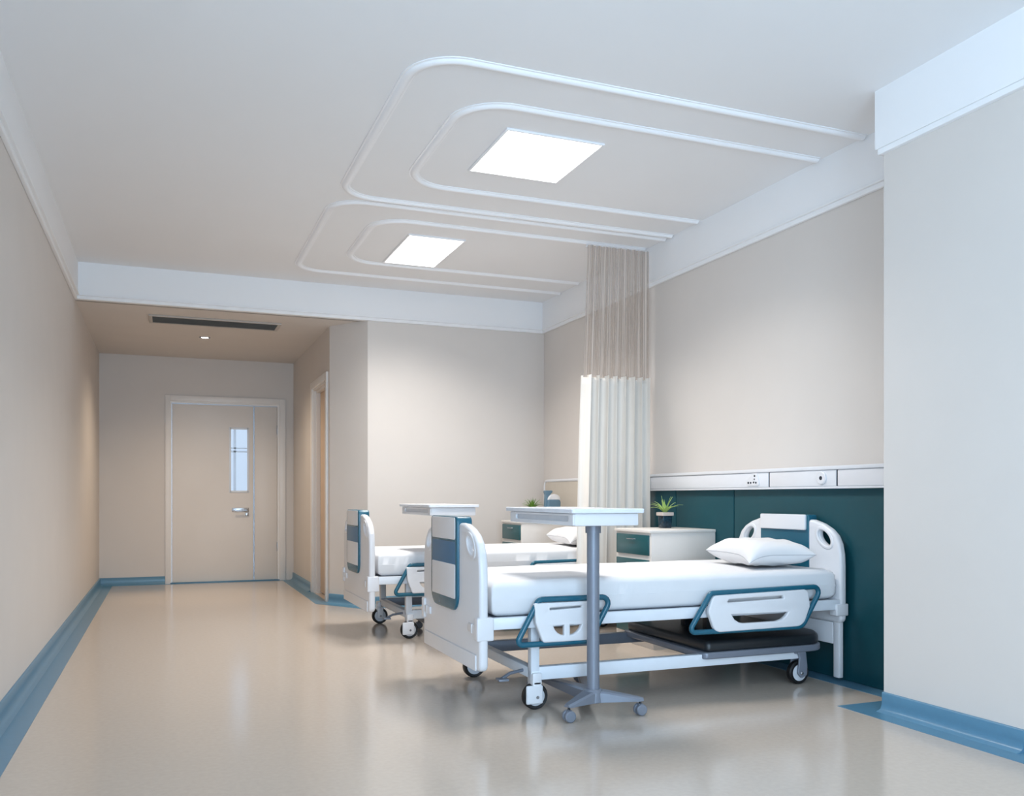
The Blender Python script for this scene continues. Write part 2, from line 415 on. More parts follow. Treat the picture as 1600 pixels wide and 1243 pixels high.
def moulding(label, x0, x1, ya, yb, r):
    P = [Vector((x, y)) for x, y in u_path(x0, x1, ya, yb, r)]
    prof = [(-0.030, 0.0), (-0.030, -0.004), (-0.020, -0.005), (-0.017, -0.011), (-0.010, -0.017), (0.0, -0.019), (0.010, -0.017), (0.017, -0.011), (0.020, -0.005), (0.030, -0.004), (0.030, 0.0)]
    bm = bmesh.new(); rings = []; n = len(P)
    for i in range(n):
        t = (P[min(i + 1, n - 1)] - P[max(i - 1, 0)]).normalized(); nn = Vector((-t.y, t.x))
        rings.append([bm.verts.new((P[i].x + nn.x * a, P[i].y + nn.y * a, ZC + z)) for a, z in prof])
    k = len(prof)
    for A, B2 in zip(rings, rings[1:]):
        for j in range(k): bm.faces.new((A[j], A[(j + 1) % k], B2[(j + 1) % k], B2[j]))
    bm.faces.new(rings[0]); bm.faces.new(rings[-1][::-1])
    o = obj('ceiling_moulding', bm, 'mould', None, 0.7, (x0, (ya + yb) / 2, ZC))
    return tag(o, label, 'ceiling moulding')
moulding('large white U-shaped ceiling moulding, outer one above the near bed', 1.02, 3.43, 3.64, 5.53, 0.22)
moulding('smaller white U-shaped ceiling moulding close around the larger square light', 1.35, 3.42, 3.98, 5.18, 0.24)
moulding('large white U-shaped ceiling moulding, outer one above the far bed', 1.01, 3.43, 5.62, 7.47, 0.22)
moulding('smaller white U-shaped ceiling moulding close around the far square light', 1.345, 3.42, 5.90, 7.06, 0.24)

def panel_light(label, x0, x1, y0, y1):
    t = thing('ceiling_light', label, 'ceiling light', ((x0 + x1) / 2, (y0 + y1) / 2, ZC), 'square ceiling lights')
    bm = plate_bm([(x0 - 0.012, y0 - 0.012), (x1 + 0.012, y0 - 0.012), (x1 + 0.012, y1 + 0.012), (x0 - 0.012, y1 + 0.012)], [[(x0, y0), (x1, y0), (x1, y1), (x0, y1)]], 0.012, 0.002, XY, ZC - 0.006)
    obj('frame', bm, 'mould', t)
    obj('diffuser', nbox(x0, x1, y0, y1, ZC - 0.007, ZC - 0.001), 'lamp', t, 0)
panel_light('large square flat ceiling light glowing white above the near bed', 1.65, 2.19, 4.23, 4.83)
panel_light('smaller looking flat ceiling light glowing white above the far bed', 1.65, 2.06, 6.19, 6.97)

t = thing('air_vent', 'long dark slot air vent in the lowered corridor ceiling', 'air vent', (0.43, 8.56, ZL))
VX0, VX1, VY0, VY1 = -0.10, 0.98, 8.41, 8.71
bm = plate_bm([(VX0 - 0.03, VY0 - 0.03), (VX1 + 0.03, VY0 - 0.03), (VX1 + 0.03, VY1 + 0.03), (VX0 - 0.03, VY1 + 0.03)], [[(VX0, VY0), (VX1, VY0), (VX1, VY1), (VX0, VY1)]], 0.014, 0.002, XY, ZL - 0.007)
obj('frame', bm, 'ventframe', t)
obj('backing', nbox(VX0, VX1, VY0, VY1, ZL - 0.003, ZL), 'gap', t, 0)
bm = bmesh.new()
for k in range(9):
    y = VY0 + 0.02 + k * 0.0325
    box(bm, VX0, VX1, -0.016, 0.016, -0.0012, 0.0012, mtx=Matrix.Translation((0, y, ZL - 0.009)) @ Matrix.Rotation(0.35, 4, 'X'))
obj('slats', bm, 'vent', t, 0)
t = thing('downlight', 'small round recessed downlight in the lowered corridor ceiling', 'downlight', (0.379, 9.41, ZL))
bm = bmesh.new(); lathe(bm, [(0.036, 0.0), (0.036, -0.003), (0.047, -0.006), (0.055, -0.003), (0.055, 0.0)], 0.379, 9.41, ZL); obj('ring', bm, 'grey', t)
bm = bmesh.new(); lathe(bm, [(0.036, -0.0005), (0.034, -0.0025), (0.001, -0.003)], 0.379, 9.41, ZL); obj('lens', bm, 'spot', t, 0)

# ------------------------------------------------------------------ wall cladding and bed-head consoles
t = thing('wall_panelling', 'dark teal laminate panelling on the wall behind the near bed', 'wall panel', (XR, 4.55, 0))
for a, b_ in ((CY1 + 0.002, 4.795), (4.805, 5.495), (5.505, 5.925)):
    obj('panel', nbox(XR - 0.02, XR - 0.001, a, b_, 0.004, 1.052, 0.0015), 'panel', t)
bm = bmesh.new(); box(bm, XR - 0.012, XR - 0.001, CY1 + 0.002, 5.925, 0.006, 1.05); obj('backing', bm, 'gap', t, 0)

t = thing('wall_console', 'long white medical console with socket on the wall above the near bed', 'wall console', (XR, 4.56, 1.05))
KY0, KY1 = CY1 + 0.002, 5.945
bm = bmesh.new()
box(bm, XR - 0.048, XR, KY0, KY1, 1.052, 1.150, 0.002)
box(bm, XR - 0.062, XR, KY0, KY1, 1.150, 1.172, 0.006)
box(bm, XR - 0.056, XR, KY0, KY1, 1.046, 1.058, 0.003)
obj('housing', bm, 'white', t)
for a, b_ in ((KY0, 3.813), (3.826, 4.393), (4.406, KY1 - 0.03)):
    obj('cover', nbox(XR - 0.054, XR - 0.046, a, b_, 1.061, 1.148, 0.0015), 'white', t)
obj('end_cap', nbox(XR - 0.06, XR, KY1 - 0.024, KY1, 1.058, 1.152, 0.004), 'white', t)
for a in (3.813, 4.393): obj('joint', nbox(XR - 0.0495, XR - 0.046, a, a + 0.013, 1.06, 1.149), 'opening', t, 0)
# socket: round outlet below a raised triangular plate with three ports
sy, sz = 4.545, 1.098
pts = rpoly([(sy - 0.055, sz - 0.030), (sy + 0.065, sz - 0.030), (sy + 0.065, sz + 0.0), (sy, sz + 0.050), (sy - 0.035, sz + 0.050), (sy - 0.055, sz)], 0.014)
s = obj('socket', plate_bm(pts, [], 0.010, 0.003, YZ, XR - 0.057), 'white', t)
bm = bmesh.new()
for dy, dz, r in ((-0.030, -0.010, 0.006), (-0.008, -0.008, 0.006), (0.022, -0.010, 0.006), (0.046, -0.010, 0.007), (-0.016, 0.032, 0.006), (-0.014, 0.012, 0.004)):
    lathe(bm, [(r, 0), (r, -0.004)], XR - 0.0605, sy + dy, sz + dz, 'X', 12)
obj('socket_hole', bm, 'opening', s)
bm = bmesh.new(); lathe(bm, [(0.038, 0.0), (0.037, -0.008), (0.032, -0.012), (0.012, -0.012), (0.011, -0.006)], XR - 0.053, 3.935, 1.105, 'X', 32)
p = obj('gas_port', bm, 'white', t)
bm = bmesh.new(); lathe(bm, [(0.0105, -0.004), (0.010, -0.0135), (0.001, -0.0135)], XR - 0.053, 3.935, 1.105, 'X', 20); obj('port_core', bm, 'opening', p)

t = thing('wall_panel', 'beige wall panel with rounded cream rim behind the far bed', 'wall panel', (XR, 6.95, 0.1))
obj('board', plate_bm(rpoly([(5.97, 0.1), (7.86, 0.1), (7.86, 1.145), (5.97, 1.145)], [0.0, 0.05, 0.05, 0.0]), [], 0.018, 0.002, YZ, XR - 0.010), 'far_panel', t)
path = [(5.96, 1.155)] + [(7.82 + 0.05 * math.sin(k * PI / 12), 1.105 + 0.05 * math.cos(k * PI / 12)) for k in range(7)] + [(7.87, 0.1)]
obj('rim', tube_bm([(XR - 0.015, y, z) for y, z in path], 0.014, seg=10), 'white', t)

# ------------------------------------------------------------------ hospital bed
BC = 4.21                              # centre line of the near bed
bed = thing('hospital_bed', 'white hospital bed with teal side rails nearest the camera', 'hospital bed', (2.35, BC, 0), 'hospital beds')

def board_outline(c, hw, zb, top):
    r = [(hw, zb), (hw, 0.62), (hw - 0.004, 0.69), (hw - 0.016, 0.745), (hw - 0.042, 0.79), (hw - 0.085, 0.825), (hw - 0.145, 0.852), (hw - 0.22, top - 0.006), (0.1, top)]
    pts = [(c + a, z) for a, z in r] + [(c - a, z) for a, z in r[::-1]]
    return rpoly(pts, [0.03] + [0.03] * 7 + [0.0] * 2 + [0.03] * 7 + [0.03], 4)
HW = 0.462
def hand_holes(c):
    return [ellipse(c + s * 0.335, 0.775, 0.056, 0.030, s * -0.62) for s in (1, -1)]

# footboard
FX = 1.345
fb = obj('footboard', plate_bm(board_outline(BC, HW, 0.205, 0.878), hand_holes(BC), 0.044, 0.016, YZ, FX, 4), 'white', bed)
ic = BC + 0.045; iw = 0.215
ins = plate_bm(rpoly([(ic - iw, 0.905), (ic - iw, 0.445), (ic + iw + 0.01, 0.445), (ic + iw + 0.01, 0.905)], [0.025, 0.085, 0.085, 0.025]), [], 0.080, 0.008, YZ, FX + 0.004)
pk = obj('chart_holder', ins, 'teal', bed)
obj('cap', plate_bm(rpoly([(ic - iw + 0.024, 0.90), (ic - iw + 0.024, 0.792), (ic + iw - 0.018, 0.792), (ic + iw - 0.018, 0.90)], 0.012), [], 0.006, 0.0015, YZ, FX - 0.0352), 'white', pk)
obj('recess', plate_bm(rpoly([(ic - iw + 0.024, 0.782), (ic - iw + 0.024, 0.66), (ic + iw - 0.018, 0.66), (ic + iw - 0.018, 0.782)], 0.006), [], 0.004, 0.001, YZ, FX - 0.0345), 'tealdark', pk)
obj('pocket', plate_bm(rpoly([(ic - iw + 0.024, 0.672), (ic - iw + 0.024, 0.505), (ic + iw - 0.018, 0.505), (ic + iw - 0.018, 0.672)], 0.008), [], 0.006, 0.0015, YZ, FX - 0.0352), 'white', pk)
obj('kick_panel', plate_bm(rpoly([(BC - HW + 0.045, 0.205), (BC + HW - 0.03, 0.205), (BC + HW - 0.03, 0.278), (BC - HW + 0.045, 0.278)], 0.006), [], 0.012, 0.003, YZ, FX - 0.022), 'white', bed)
obj('seam', nbox(FX - 0.0226, FX - 0.02, BC - HW + 0.045, BC + HW - 0.03, 0.2785, 0.2815), 'hub', bed, 0)
for sgn in (-1, 1):
    bm = bmesh.new(); ye = BC + sgn * (HW + 0.002)
    box(bm, FX - 0.034, FX + 0.048, min(ye, ye - sgn * 0.05), max(ye, ye - sgn * 0.05), 0.345, 0.452, 0.008, 3)
    box(bm, FX - 0.031, FX - 0.012, min(ye - sgn * 0.04, ye - sgn * 0.15), max(ye - sgn * 0.04, ye - sgn * 0.15), 0.375, 0.415, 0.005, 2)
    box(bm, FX - 0.034, FX - 0.012, min(ye - sgn * 0.085, ye - sgn * 0.10), max(ye - sgn * 0.085, ye - sgn * 0.10), 0.373, 0.417, 0.003, 2)
    obj('bumper', bm, 'white', bed)
# headboard
HX = 3.40
hb = obj('headboard', plate_bm(board_outline(BC, HW, 0.32, 0.878), hand_holes(BC), 0.044, 0.016, YZ, HX, 4), 'white', bed)
ins = plate_bm(rpoly([(BC - 0.215, 0.900), (BC - 0.215, 0.47), (BC + 0.215, 0.47), (BC + 0.215, 0.900)], 0.012), [], 0.058, 0.004, YZ, HX + 0.003)
hi = obj('headboard_insert', ins, 'teal', bed)
obj('cap', plate_bm(rpoly([(BC - 0.195, 0.900), (BC - 0.195, 0.812), (BC + 0.205, 0.812), (BC + 0.205, 0.900)], 0.010), [], 0.016, 0.004, YZ, HX - 0.030), 'white', hi)
for s in (1, -1):                       # raised collar around each hand hole
    bm = plate_bm(ellipse(BC + s * 0.335, 0.775, 0.082, 0.052, s * -0.62, 40), [ellipse(BC + s * 0.335, 0.775, 0.058, 0.032, s * -0.62, 40)], 0.014, 0.0065, YZ, HX - 0.019)
    obj('grip_rim', bm, 'white', hb)
    bm = plate_bm(ellipse(BC + s * 0.335, 0.775, 0.082, 0.052, s * -0.62, 40), [ellipse(BC + s * 0.335, 0.775, 0.058, 0.032, s * -0.62, 40)], 0.014, 0.0065, YZ, FX - 0.019)
    obj('grip_rim', bm, 'white', fb)
for sgn in (-1, 1):
    ye = BC + sgn * (HW + 0.003)
    bm = bmesh.new()
    box(bm, HX - 0.05, HX + 0.03, min(ye, ye - sgn * 0.06), max(ye, ye - sgn * 0.06), 0.36, 0.425, 0.006, 3)
    obj('bumper', bm, 'white', bed)
    ye = BC + sgn * 0.415
    obj('headboard_post', nbox(HX - 0.012, HX + 0.020, ye - 0.022, ye + 0.022, 0.02, 0.33, 0.006), 'white', bed)
obj('head_panel', nbox(HX - 0.014, HX + 0.012, BC - 0.39, BC + 0.39, 0.20, 0.318, 0.006), 'white', bed)

# deck frame
bm = bmesh.new()
box(bm, FX + 0.02, HX - 0.015, BC - 0.455, BC - 0.425, 0.393, 0.448, 0.005)
box(bm, FX + 0.02, HX - 0.015, BC + 0.425, BC + 0.455, 0.393, 0.448, 0.005)
for x in (FX + 0.03, 1.95, 2.65, HX - 0.06): box(bm, x, x + 0.04, BC - 0.43, BC + 0.43, 0.40, 0.44, 0.003)
obj('bed_frame', bm, 'whitemetal', bed)
obj('mattress_deck', nbox(FX + 0.03, HX - 0.03, BC - 0.425, BC + 0.425, 0.436, 0.446, 0.002), 'grey', bed)
# chassis near the floor
bm = bmesh.new()
box(bm, 1.60, 3.15, BC - 0.405, BC - 0.360, 0.138, 0.200, 0.004)
obj('chassis_rail', bm, 'whitemetal', bed)
bm = bmesh.new(); box(bm, 1.60, 3.15, BC + 0.375, BC + 0.420, 0.138, 0.200, 0.004); obj('chassis_rail', bm, 'grey', bed)  # far rail in grey: the shade under the bed put into its colour
bm = bmesh.new(); box(bm, 1.60, 1.645, BC - 0.40, BC + 0.40, 0.145, 0.195, 0.004); obj('cross_bar', bm, 'whitemetal', bed)
bm = plate_bm(rpoly([(2.56, BC - 0.42), (3.33, BC - 0.42), (3.33, BC + 0.42), (2.56, BC + 0.42)], [0.03, 0.12, 0.12, 0.03]), [], 0.058, 0.022, XY, 0.234)
for v in bm.verts:
    if v.co.z > 0.24: v.co.z += 0.035 * max(0, 1 - abs(v.co.y - BC) / 0.42)
bc = obj('base_cover', bm, 'dark', bed)
obj('rim', plate_bm(rpoly([(2.54, BC - 0.428), (3.335, BC - 0.428), (3.335, BC + 0.428), (2.54, BC + 0.428)], [0.03, 0.12, 0.12, 0.03]), [], 0.035, 0.008, XY, 0.193), 'grey', bc)
for x, y in ((1.62, BC - 0.385), (1.62, BC + 0.40), (2.80, BC - 0.1), (2.80, BC + 0.12)):
    foot = x < 2
    obj('leg', nbox(x - (0.022 if foot else 0.04), x + (0.022 if foot else 0.04), y - 0.022, y + 0.022, 0.18 if foot else 0.25, 0.402, 0.005), 'whitemetal' if foot else 'dark', bed)
# casters
R = 0.062
def caster(x, y, kind):
    bm = bmesh.new()
    if kind == 'foot':
        box(bm, x - 0.024, x + 0.024, y - 0.036, y + 0.036, 0.115, 0.175, 0.008)
        for s in (-1, 1):
            box(bm, x - 0.022, x + 0.022, y + s * 0.030 - 0.006, y + s * 0.030 + 0.006, R - 0.018, 0.135, 0.005)
        if y < BC: box(bm, x - 0.056, x + 0.028, y - 0.040, y - 0.024, 0.03, 0.118, 0.012, 3)
        else: box(bm, x - 0.030, x - 0.004, y - 0.02, y + 0.02, 0.10, 0.155, 0.004)
    else:
        pl = rpoly([(x - 0.04, 0.20), (x - 0.015, 0.15), (x - 0.026, 0.06), (x, 0.035), (x + 0.034, 0.05), (x + 0.036, 0.10), (x + 0.028, 0.17), (x + 0.0, 0.205)], 0.014, 4)
        for s in (-1, 1):
            b2 = plate_bm(pl, [], 0.012, 0.004, XZ, y + s * 0.032)
            me = bpy.data.meshes.new('t'); b2.to_mesh(me); b2.free(); bm.from_mesh(me); bpy.data.meshes.remove(me)
        box(bm, x - 0.04, x + 0.02, y - 0.034, y + 0.034, 0.165, 0.20, 0.008)
    c = obj('caster', bm, 'white' if kind == 'foot' else 'grey', bed)
    bm = bmesh.new(); lathe(bm, [(R - 0.016, -0.018), (R - 0.006, -0.020), (R, -0.012), (R, 0.012), (R - 0.006, 0.020), (R - 0.016, 0.018)], x, y, R, 'Y', 32); obj('tyre', bm, 'rubber', c)
    bm = bmesh.new(); lathe(bm, [(0.008, -0.022), (0.02, -0.021), (R - 0.014, -0.0175), (R - 0.014, 0.0175), (0.02, 0.021), (0.008, 0.022)], x, y, R, 'Y', 28); obj('wheel_hub', bm, 'hub', c)
    bm = bmesh.new(); lathe(bm, [(0.006, -0.043), (0.009, -0.039), (0.009, 0.039), (0.006, 0.043)], x, y, R, 'Y', 12); obj('axle', bm, 'chrome', c)
caster(1.625, BC - 0.385, 'foot'); caster(1.60, BC + 0.42, 'foot')
caster(3.155, BC - 0.385, 'head'); caster(3.155, BC + 0.405, 'head')
bm = tube_bm([(1.60, BC - 0.30, 0.17), (1.52, BC - 0.33, 0.165), (1.47, BC - 0.36, 0.150)], 0.008)
box(bm, 1.445, 1.495, BC - 0.39, BC - 0.335, 0.140, 0.152, 0.004)
obj('brake_pedal', bm, 'grey', bed)

# side rails: teal tube loop with a white grip panel
def rail(kind, sgn):
    y = BC + sgn * 0.487
    if kind == 'head':
        quad = [(2.41, 0.328), (3.105, 0.322), (3.235, 0.528), (2.54, 0.518)]; rads = [0.02, 0.055, 0.03, 0.03]
        outer = rpoly([(2.555, 0.323), (3.10, 0.327), (3.145, 0.43), (3.13, 0.518), (2.545, 0.508), (2.515, 0.43)], [0.05, 0.06, 0.03, 0.03, 0.03, 0.03])
        slots = [rpoly([(2.625, 0.470), (2.98, 0.476), (2.97, 0.490), (2.64, 0.484)], 0.006, 3),
                 [(2.655, 0.407), (2.672, 0.383), (2.70, 0.366), (2.73, 0.361), (2.93, 0.361), (2.965, 0.369), (2.99, 0.386), (3.005, 0.405)][::1]]
    else:
        quad = [(1.49, 0.322), (1.865, 0.322), (1.985, 0.525), (1.605, 0.527)]; rads = [0.02, 0.035, 0.03, 0.03]
        outer = rpoly([(1.62, 0.328), (1.872, 0.328), (1.885, 0.45), (1.88, 0.512), (1.577, 0.512), (1.583, 0.42)], [0.02, 0.03, 0.02, 0.02, 0.008, 0.04])
        slots = [rpoly([(1.655, 0.478), (1.815, 0.483), (1.822, 0.492), (1.655, 0.487)], 0.003, 3),
                 [(1.672, 0.403), (1.680, 0.386), (1.695, 0.370), (1.712, 0.361), (1.727, 0.358), (1.727, 0.405)],
                 [(1.757, 0.358), (1.775, 0.361), (1.793, 0.370), (1.808, 0.386), (1.816, 0.403), (1.757, 0.405)]]
    p = obj('side_rail', plate_bm(outer, slots, 0.028, 0.008, XZ, y), 'white', bed)
    loop = rpoly(quad, rads, 5)
    obj('rail_tube', tube_bm([(a, y - 0.004 * sgn, z) for a, z in loop], 0.0135, True, 12), 'teal', p)
    x0 = (outer[0][0] + 0.1)
    for x in ((2.70, 2.95) if kind == 'head' else (1.64, 1.84)):
        obj('rail_bracket', nbox(x - 0.012, x + 0.012, min(BC + sgn * 0.43, y - sgn * 0.01), max(BC + sgn * 0.43, y - sgn * 0.01), 0.412, 0.438, 0.003), 'grey', p)
for s in (-1, 1):
    rail('head', s); rail('foot', s)

DX, DY = -0.015, 2.235
bed2 = dup(bed, (2.35 + DX, BC + DY, 0), 'white hospital bed with teal side rails farther from the camera, by the bay wall')

# ------------------------------------------------------------------ mattresses and pillows
def mattress_bm(x0, x1, y0, y1, z0, z1, seed):
    bm = bmesh.new(); nx_, ny_ = 90, 44; a, b_ = (x1 - x0) / 2, (y1 - y0) / 2; cx, cy = (x0 + x1) / 2, (y0 + y1) / 2; r = 0.05; hz = (z1 - z0) / 2
    def sb(u, s): return u
    def shell(u, v, top):
        # u,v in [-1,1] over the unfolded top: outer ring rolls over the rounded edge to mid height
        def roll(t, half):
            d = abs(t) * (half + 0.055) ; flat = half - r
            if d <= flat: return math.copysign(d, t), 0.0
            e = min(1.0, (d - flat) / (r + 0.055)) * PI / 2
            return math.copysign(flat + r * math.sin(e), t), e
        X_, e1 = roll(u, a); Y_, e2 = roll(v, b_)
        e = max(e1, e2)
        return X_, Y_, e
    grids = []
    for top in (1, -1):
        g = []
        for i in range(nx_ + 1):
            row = []
            for j in range(ny_ + 1):
                u = -1 + 2 * i / nx_; v = -1 + 2 * j / ny_
                X_, Y_, e = shell(u, v, top)
                rz = 0.045
                z = (hz - rz) + rz * math.cos(e)
                if e > PI / 2 - 1e-4: z = 0.0
                p = Vector((cx + X_, cy + Y_, (z0 + z1) / 2 + top * z))
                if top == 1:
                    n1 = noise.noise(Vector((p.x * 2.2 + seed, p.y * 3, 0))) * 0.004 + noise.noise(Vector((p.x * 9 + seed, p.y * 3 + p.x * 4, 2))) * 0.0015
                    p.z += n1
                    if e > 0.2 and abs(v) > 0.9:
                        p.y -= math.copysign(1, v) * (0.004 * noise.noise(Vector((p.x * 14 + seed, p.z * 6, 5))) + 0.002)
                row.append(bm.verts.new(p))
            g.append(row)
        grids.append(g)
    for k, g in enumerate(grids):
        for i in range(nx_):
            for j in range(ny_):
                q = (g[i][j], g[i + 1][j], g[i + 1][j + 1], g[i][j + 1])
                bm.faces.new(q if k == 0 else q[::-1])
    A, B2 = grids
    rim = [(i, 0) for i in range(nx_)] + [(nx_, j) for j in range(ny_)] + [(i, ny_) for i in range(nx_, 0, -1)] + [(0, j) for j in range(ny_, 0, -1)]
    for k in range(len(rim)):
        (i, j), (i2, j2) = rim[k], rim[(k + 1) % len(rim)]
        bm.faces.new((A[i][j], B2[i][j], B2[i2][j2], A[i2][j2]))
    return bm
MB = (FX + 0.045, HX - 0.035, BC - 0.44, BC + 0.44, 0.447, 0.612)
mt = obj('mattress', mattress_bm(*MB, 1.0), 'sheet', None, 1.2, (2.37, BC, 0.447))
tag(mt, 'thick white sheeted mattress on the hospital bed nearest the camera', 'mattress', 'mattresses')
m2 = obj('mattress', mattress_bm(MB[0] + DX, MB[1] + DX, MB[2] + DY, MB[3] + DY, MB[4], MB[5], 9.0), 'sheet', None, 1.2, (2.37 + DX, BC + DY, 0.447))
tag(m2, 'white sheeted mattress on the far hospital bed by the bay wall', 'mattress', 'mattresses')

def pillow(label, cx, cy, zb, ang, a, b_, h, seed, tilt=0.0):
    global ORIGIN
    n = 36; bm = bmesh.new(); top = []; bot = []
    mt_ = Matrix.Translation((cx, cy, zb + h * 0.48)) @ Matrix.Rotation(ang, 4, 'Z') @ Matrix.Rotation(tilt, 4, 'Y')
    def pos(u, v, s):
        pu = math.copysign(abs(u) ** 0.8, u); pv = math.copysign(abs(v) ** 0.8, v)
        x = a * u * (1 - 0.10 * (1 - v * v) * abs(u) ** 3); y = b_ * v * (1 - 0.12 * (1 - u * u) * abs(v) ** 3)
        z = s * h / 2 * ((1 - abs(u) ** 4.2) * (1 - abs(v) ** 4.2)) ** 0.5
        if s < 0: z *= 0.85
        z += 0.004 * noise.noise(Vector((u * 3 + seed, v * 3, s))) * (1 - abs(u) ** 4)
        ed = max(abs(u), abs(v)); 
        z += s * 0.006 * math.sin(11 * math.atan2(v - 1.1, u + 1.1) * 2 + seed) * max(0, ed - 0.3) * (1 - ed) * 4
        z -= 0.042 * max(0, -u) ** 3 * max(0, v) ** 3
        return mt_ @ Vector((x, y, z))
    for i in range(n + 1):
        rt, rb = [], []
        for j in range(n + 1):
            u = -1 + 2 * i / n; v = -1 + 2 * j / n
            w_ = math.sin(u * PI / 2), math.sin(v * PI / 2)
            p = bm.verts.new(pos(w_[0], w_[1], 1)); rt.append(p)
            rb.append(p if i in (0, n) or j in (0, n) else bm.verts.new(pos(w_[0], w_[1], -1)))
        top.append(rt); bot.append(rb)
    for i in range(n):
        for j in range(n):
            bm.faces.new((top[i][j], top[i + 1][j], top[i + 1][j + 1], top[i][j + 1]))
            q = (bot[i][j], bot[i][j + 1], bot[i + 1][j + 1], bot[i + 1][j]); bm.faces.new(q)
    o = obj('pillow', bm, 'pillow', None, 1.4, (cx, cy, zb)); tag(o, label, 'pillow', 'pillows')
    ORIGIN = Vector((cx, cy, zb))
    sp = []
    for k in range(4 * n):
        s_, t = divmod(k, n); q = math.sin((-1 + 2 * t / n) * PI / 2)
        u, v = [(q, -1), (1, q), (-q, 1), (-1, -q)][s_]; sp.append(pos(u, v, 1))
    obj('seam', tube_bm(sp, 0.0022, True, 6), 'seam', o)
    return o
pillow('plump white pillow lying askew on the near bed', 3.12, 4.11, 0.613, math.radians(80), 0.275, 0.195, 0.155, 2.0, 0.0)
pillow('cream white pillow on the far bed, half hidden by the grey pole', 3.10, 4.13 + DY, 0.613, math.radians(84), 0.30, 0.19, 0.15, 5.0, 0.0)

# ------------------------------------------------------------------ overbed tables
tb = thing('overbed_table', 'white overbed table on a thick grey pole standing at the near bed', 'overbed table', (1.83, 3.62, 0), 'overbed tables')
TX0, TX1, TY0, TY1 = 1.65, 1.985, 3.45, 4.23
obj('table_top', plate_bm(rpoly([(TX0 - 0.012, TY0 - 0.012), (TX1 + 0.012, TY0 - 0.012), (TX1 + 0.012, TY1 + 0.012), (TX0 - 0.012, TY1 + 0.012)], 0.012), [], 0.020, 0.004, XY, 0.938), 'tabletop', tb)
tray = obj('under_tray', nbox(TX0 + 0.012, TX1 - 0.008, TY0 + 0.01, TY1 - 0.02, 0.872, 0.928, 0.006), 'white', tb)
dr = obj('drawer', plate_bm(rpoly([(TY0 + 0.012, 0.874), (TY1 - 0.022, 0.874), (TY1 - 0.022, 0.926), (TY0 + 0.012, 0.926)], 0.006), [rpoly([(TY0 + 0.06, 0.892), (TY1 - 0.10, 0.892), (TY1 - 0.10, 0.916), (TY0 + 0.06, 0.916)], 0.0115, 5)], 0.012, 0.003, YZ, TX0 + 0.008), 'white', tb)
obj('drawer_slot', nbox(TX0 + 0.0095, TX0 + 0.013, TY0 + 0.05, TY1 - 0.09, 0.889, 0.919), 'hub', dr, 0)
bm = bmesh.new(); lathe(bm, [(0.029, 0.095), (0.029, 0.874)], 1.83, 3.62, 0, 'Z', 32); pole = obj('pole', bm, 'grey', tb)
bm = bmesh.new(); lathe(bm, [(0.036, 0.835), (0.036, 0.873)], 1.83, 3.62, 0, 'Z', 32); obj('collar', bm, 'grey', pole)
hubp = Vector((1.83, 3.62, 0))
WH = [(1.672, 3.545), (2.03, 3.54), (1.79, 4.24), (2.085, 4.29)]
def arm_bm(p, q, w0, w1):
    p = Vector((p[0], p[1], 0)); q = Vector((q[0], q[1], 0)); d_ = (q - p).normalized(); n_ = Vector((-d_.y, d_.x, 0))
    bm = bmesh.new(); sec = []
    for t_, w_, zt, zb_ in ((0, w0, 0.118, 0.062), (0.25, w0 * 0.95, 0.112, 0.064), (0.6, (w0 + w1) / 2, 0.097, 0.066), (0.93, w1, 0.083, 0.066), (1.0, w1 * 0.8, 0.079, 0.068)):
        c = p.lerp(q + d_ * 0.015, t_)
        sec.append([bm.verts.new(c + n_ * a + Vector((0, 0, z))) for a, z in ((-w_ / 2, zb_), (w_ / 2, zb_), (w_ / 2, zt - 0.008), (w_ / 2 - 0.008, zt), (-w_ / 2 + 0.008, zt), (-w_ / 2, zt - 0.008))])
    for A, B2 in zip(sec, sec[1:]):
        for k in range(6): bm.faces.new((A[k], A[(k + 1) % 6], B2[(k + 1) % 6], B2[k]))
    bm.faces.new(sec[0][::-1]); bm.faces.new(sec[-1]); return bm
bm = bmesh.new(); lathe(bm, [(0.044, 0.062), (0.048, 0.066), (0.046, 0.11), (0.036, 0.122)], 1.83, 3.62, 0, 'Z', 32); obj('base_hub', bm, 'grey', tb)
for x, y in WH:
    a = obj('base_arm', arm_bm((1.83, 3.62), (x, y), 0.072, 0.042), 'grey', tb)
    bm = bmesh.new(); lathe(bm, [(0.006, 0.05), (0.006, 0.07)], x, y, 0, 'Z', 10); obj('stem', bm, 'dark', a)
    bm = bmesh.new()
    for s in (-1, 1):
        ring = [(0.020, 0.004 * s), (0.026, 0.006 * s), (0.026, 0.020 * s), (0.022, 0.024 * s), (0.005, 0.025 * s)]
        lathe(bm, ring, x, y, 0.0265, 'Y', 24)
    box(bm, x - 0.012, x + 0.012, y - 0.012, y + 0.012, 0.03, 0.054, 0.004)
    obj('caster', bm, 'grey', a)
tb2 = dup(tb, (1.83 + 0.012, 3.62 + 2.255, 0), 'white overbed table at the far bed, its pole hidden behind the near footboard')

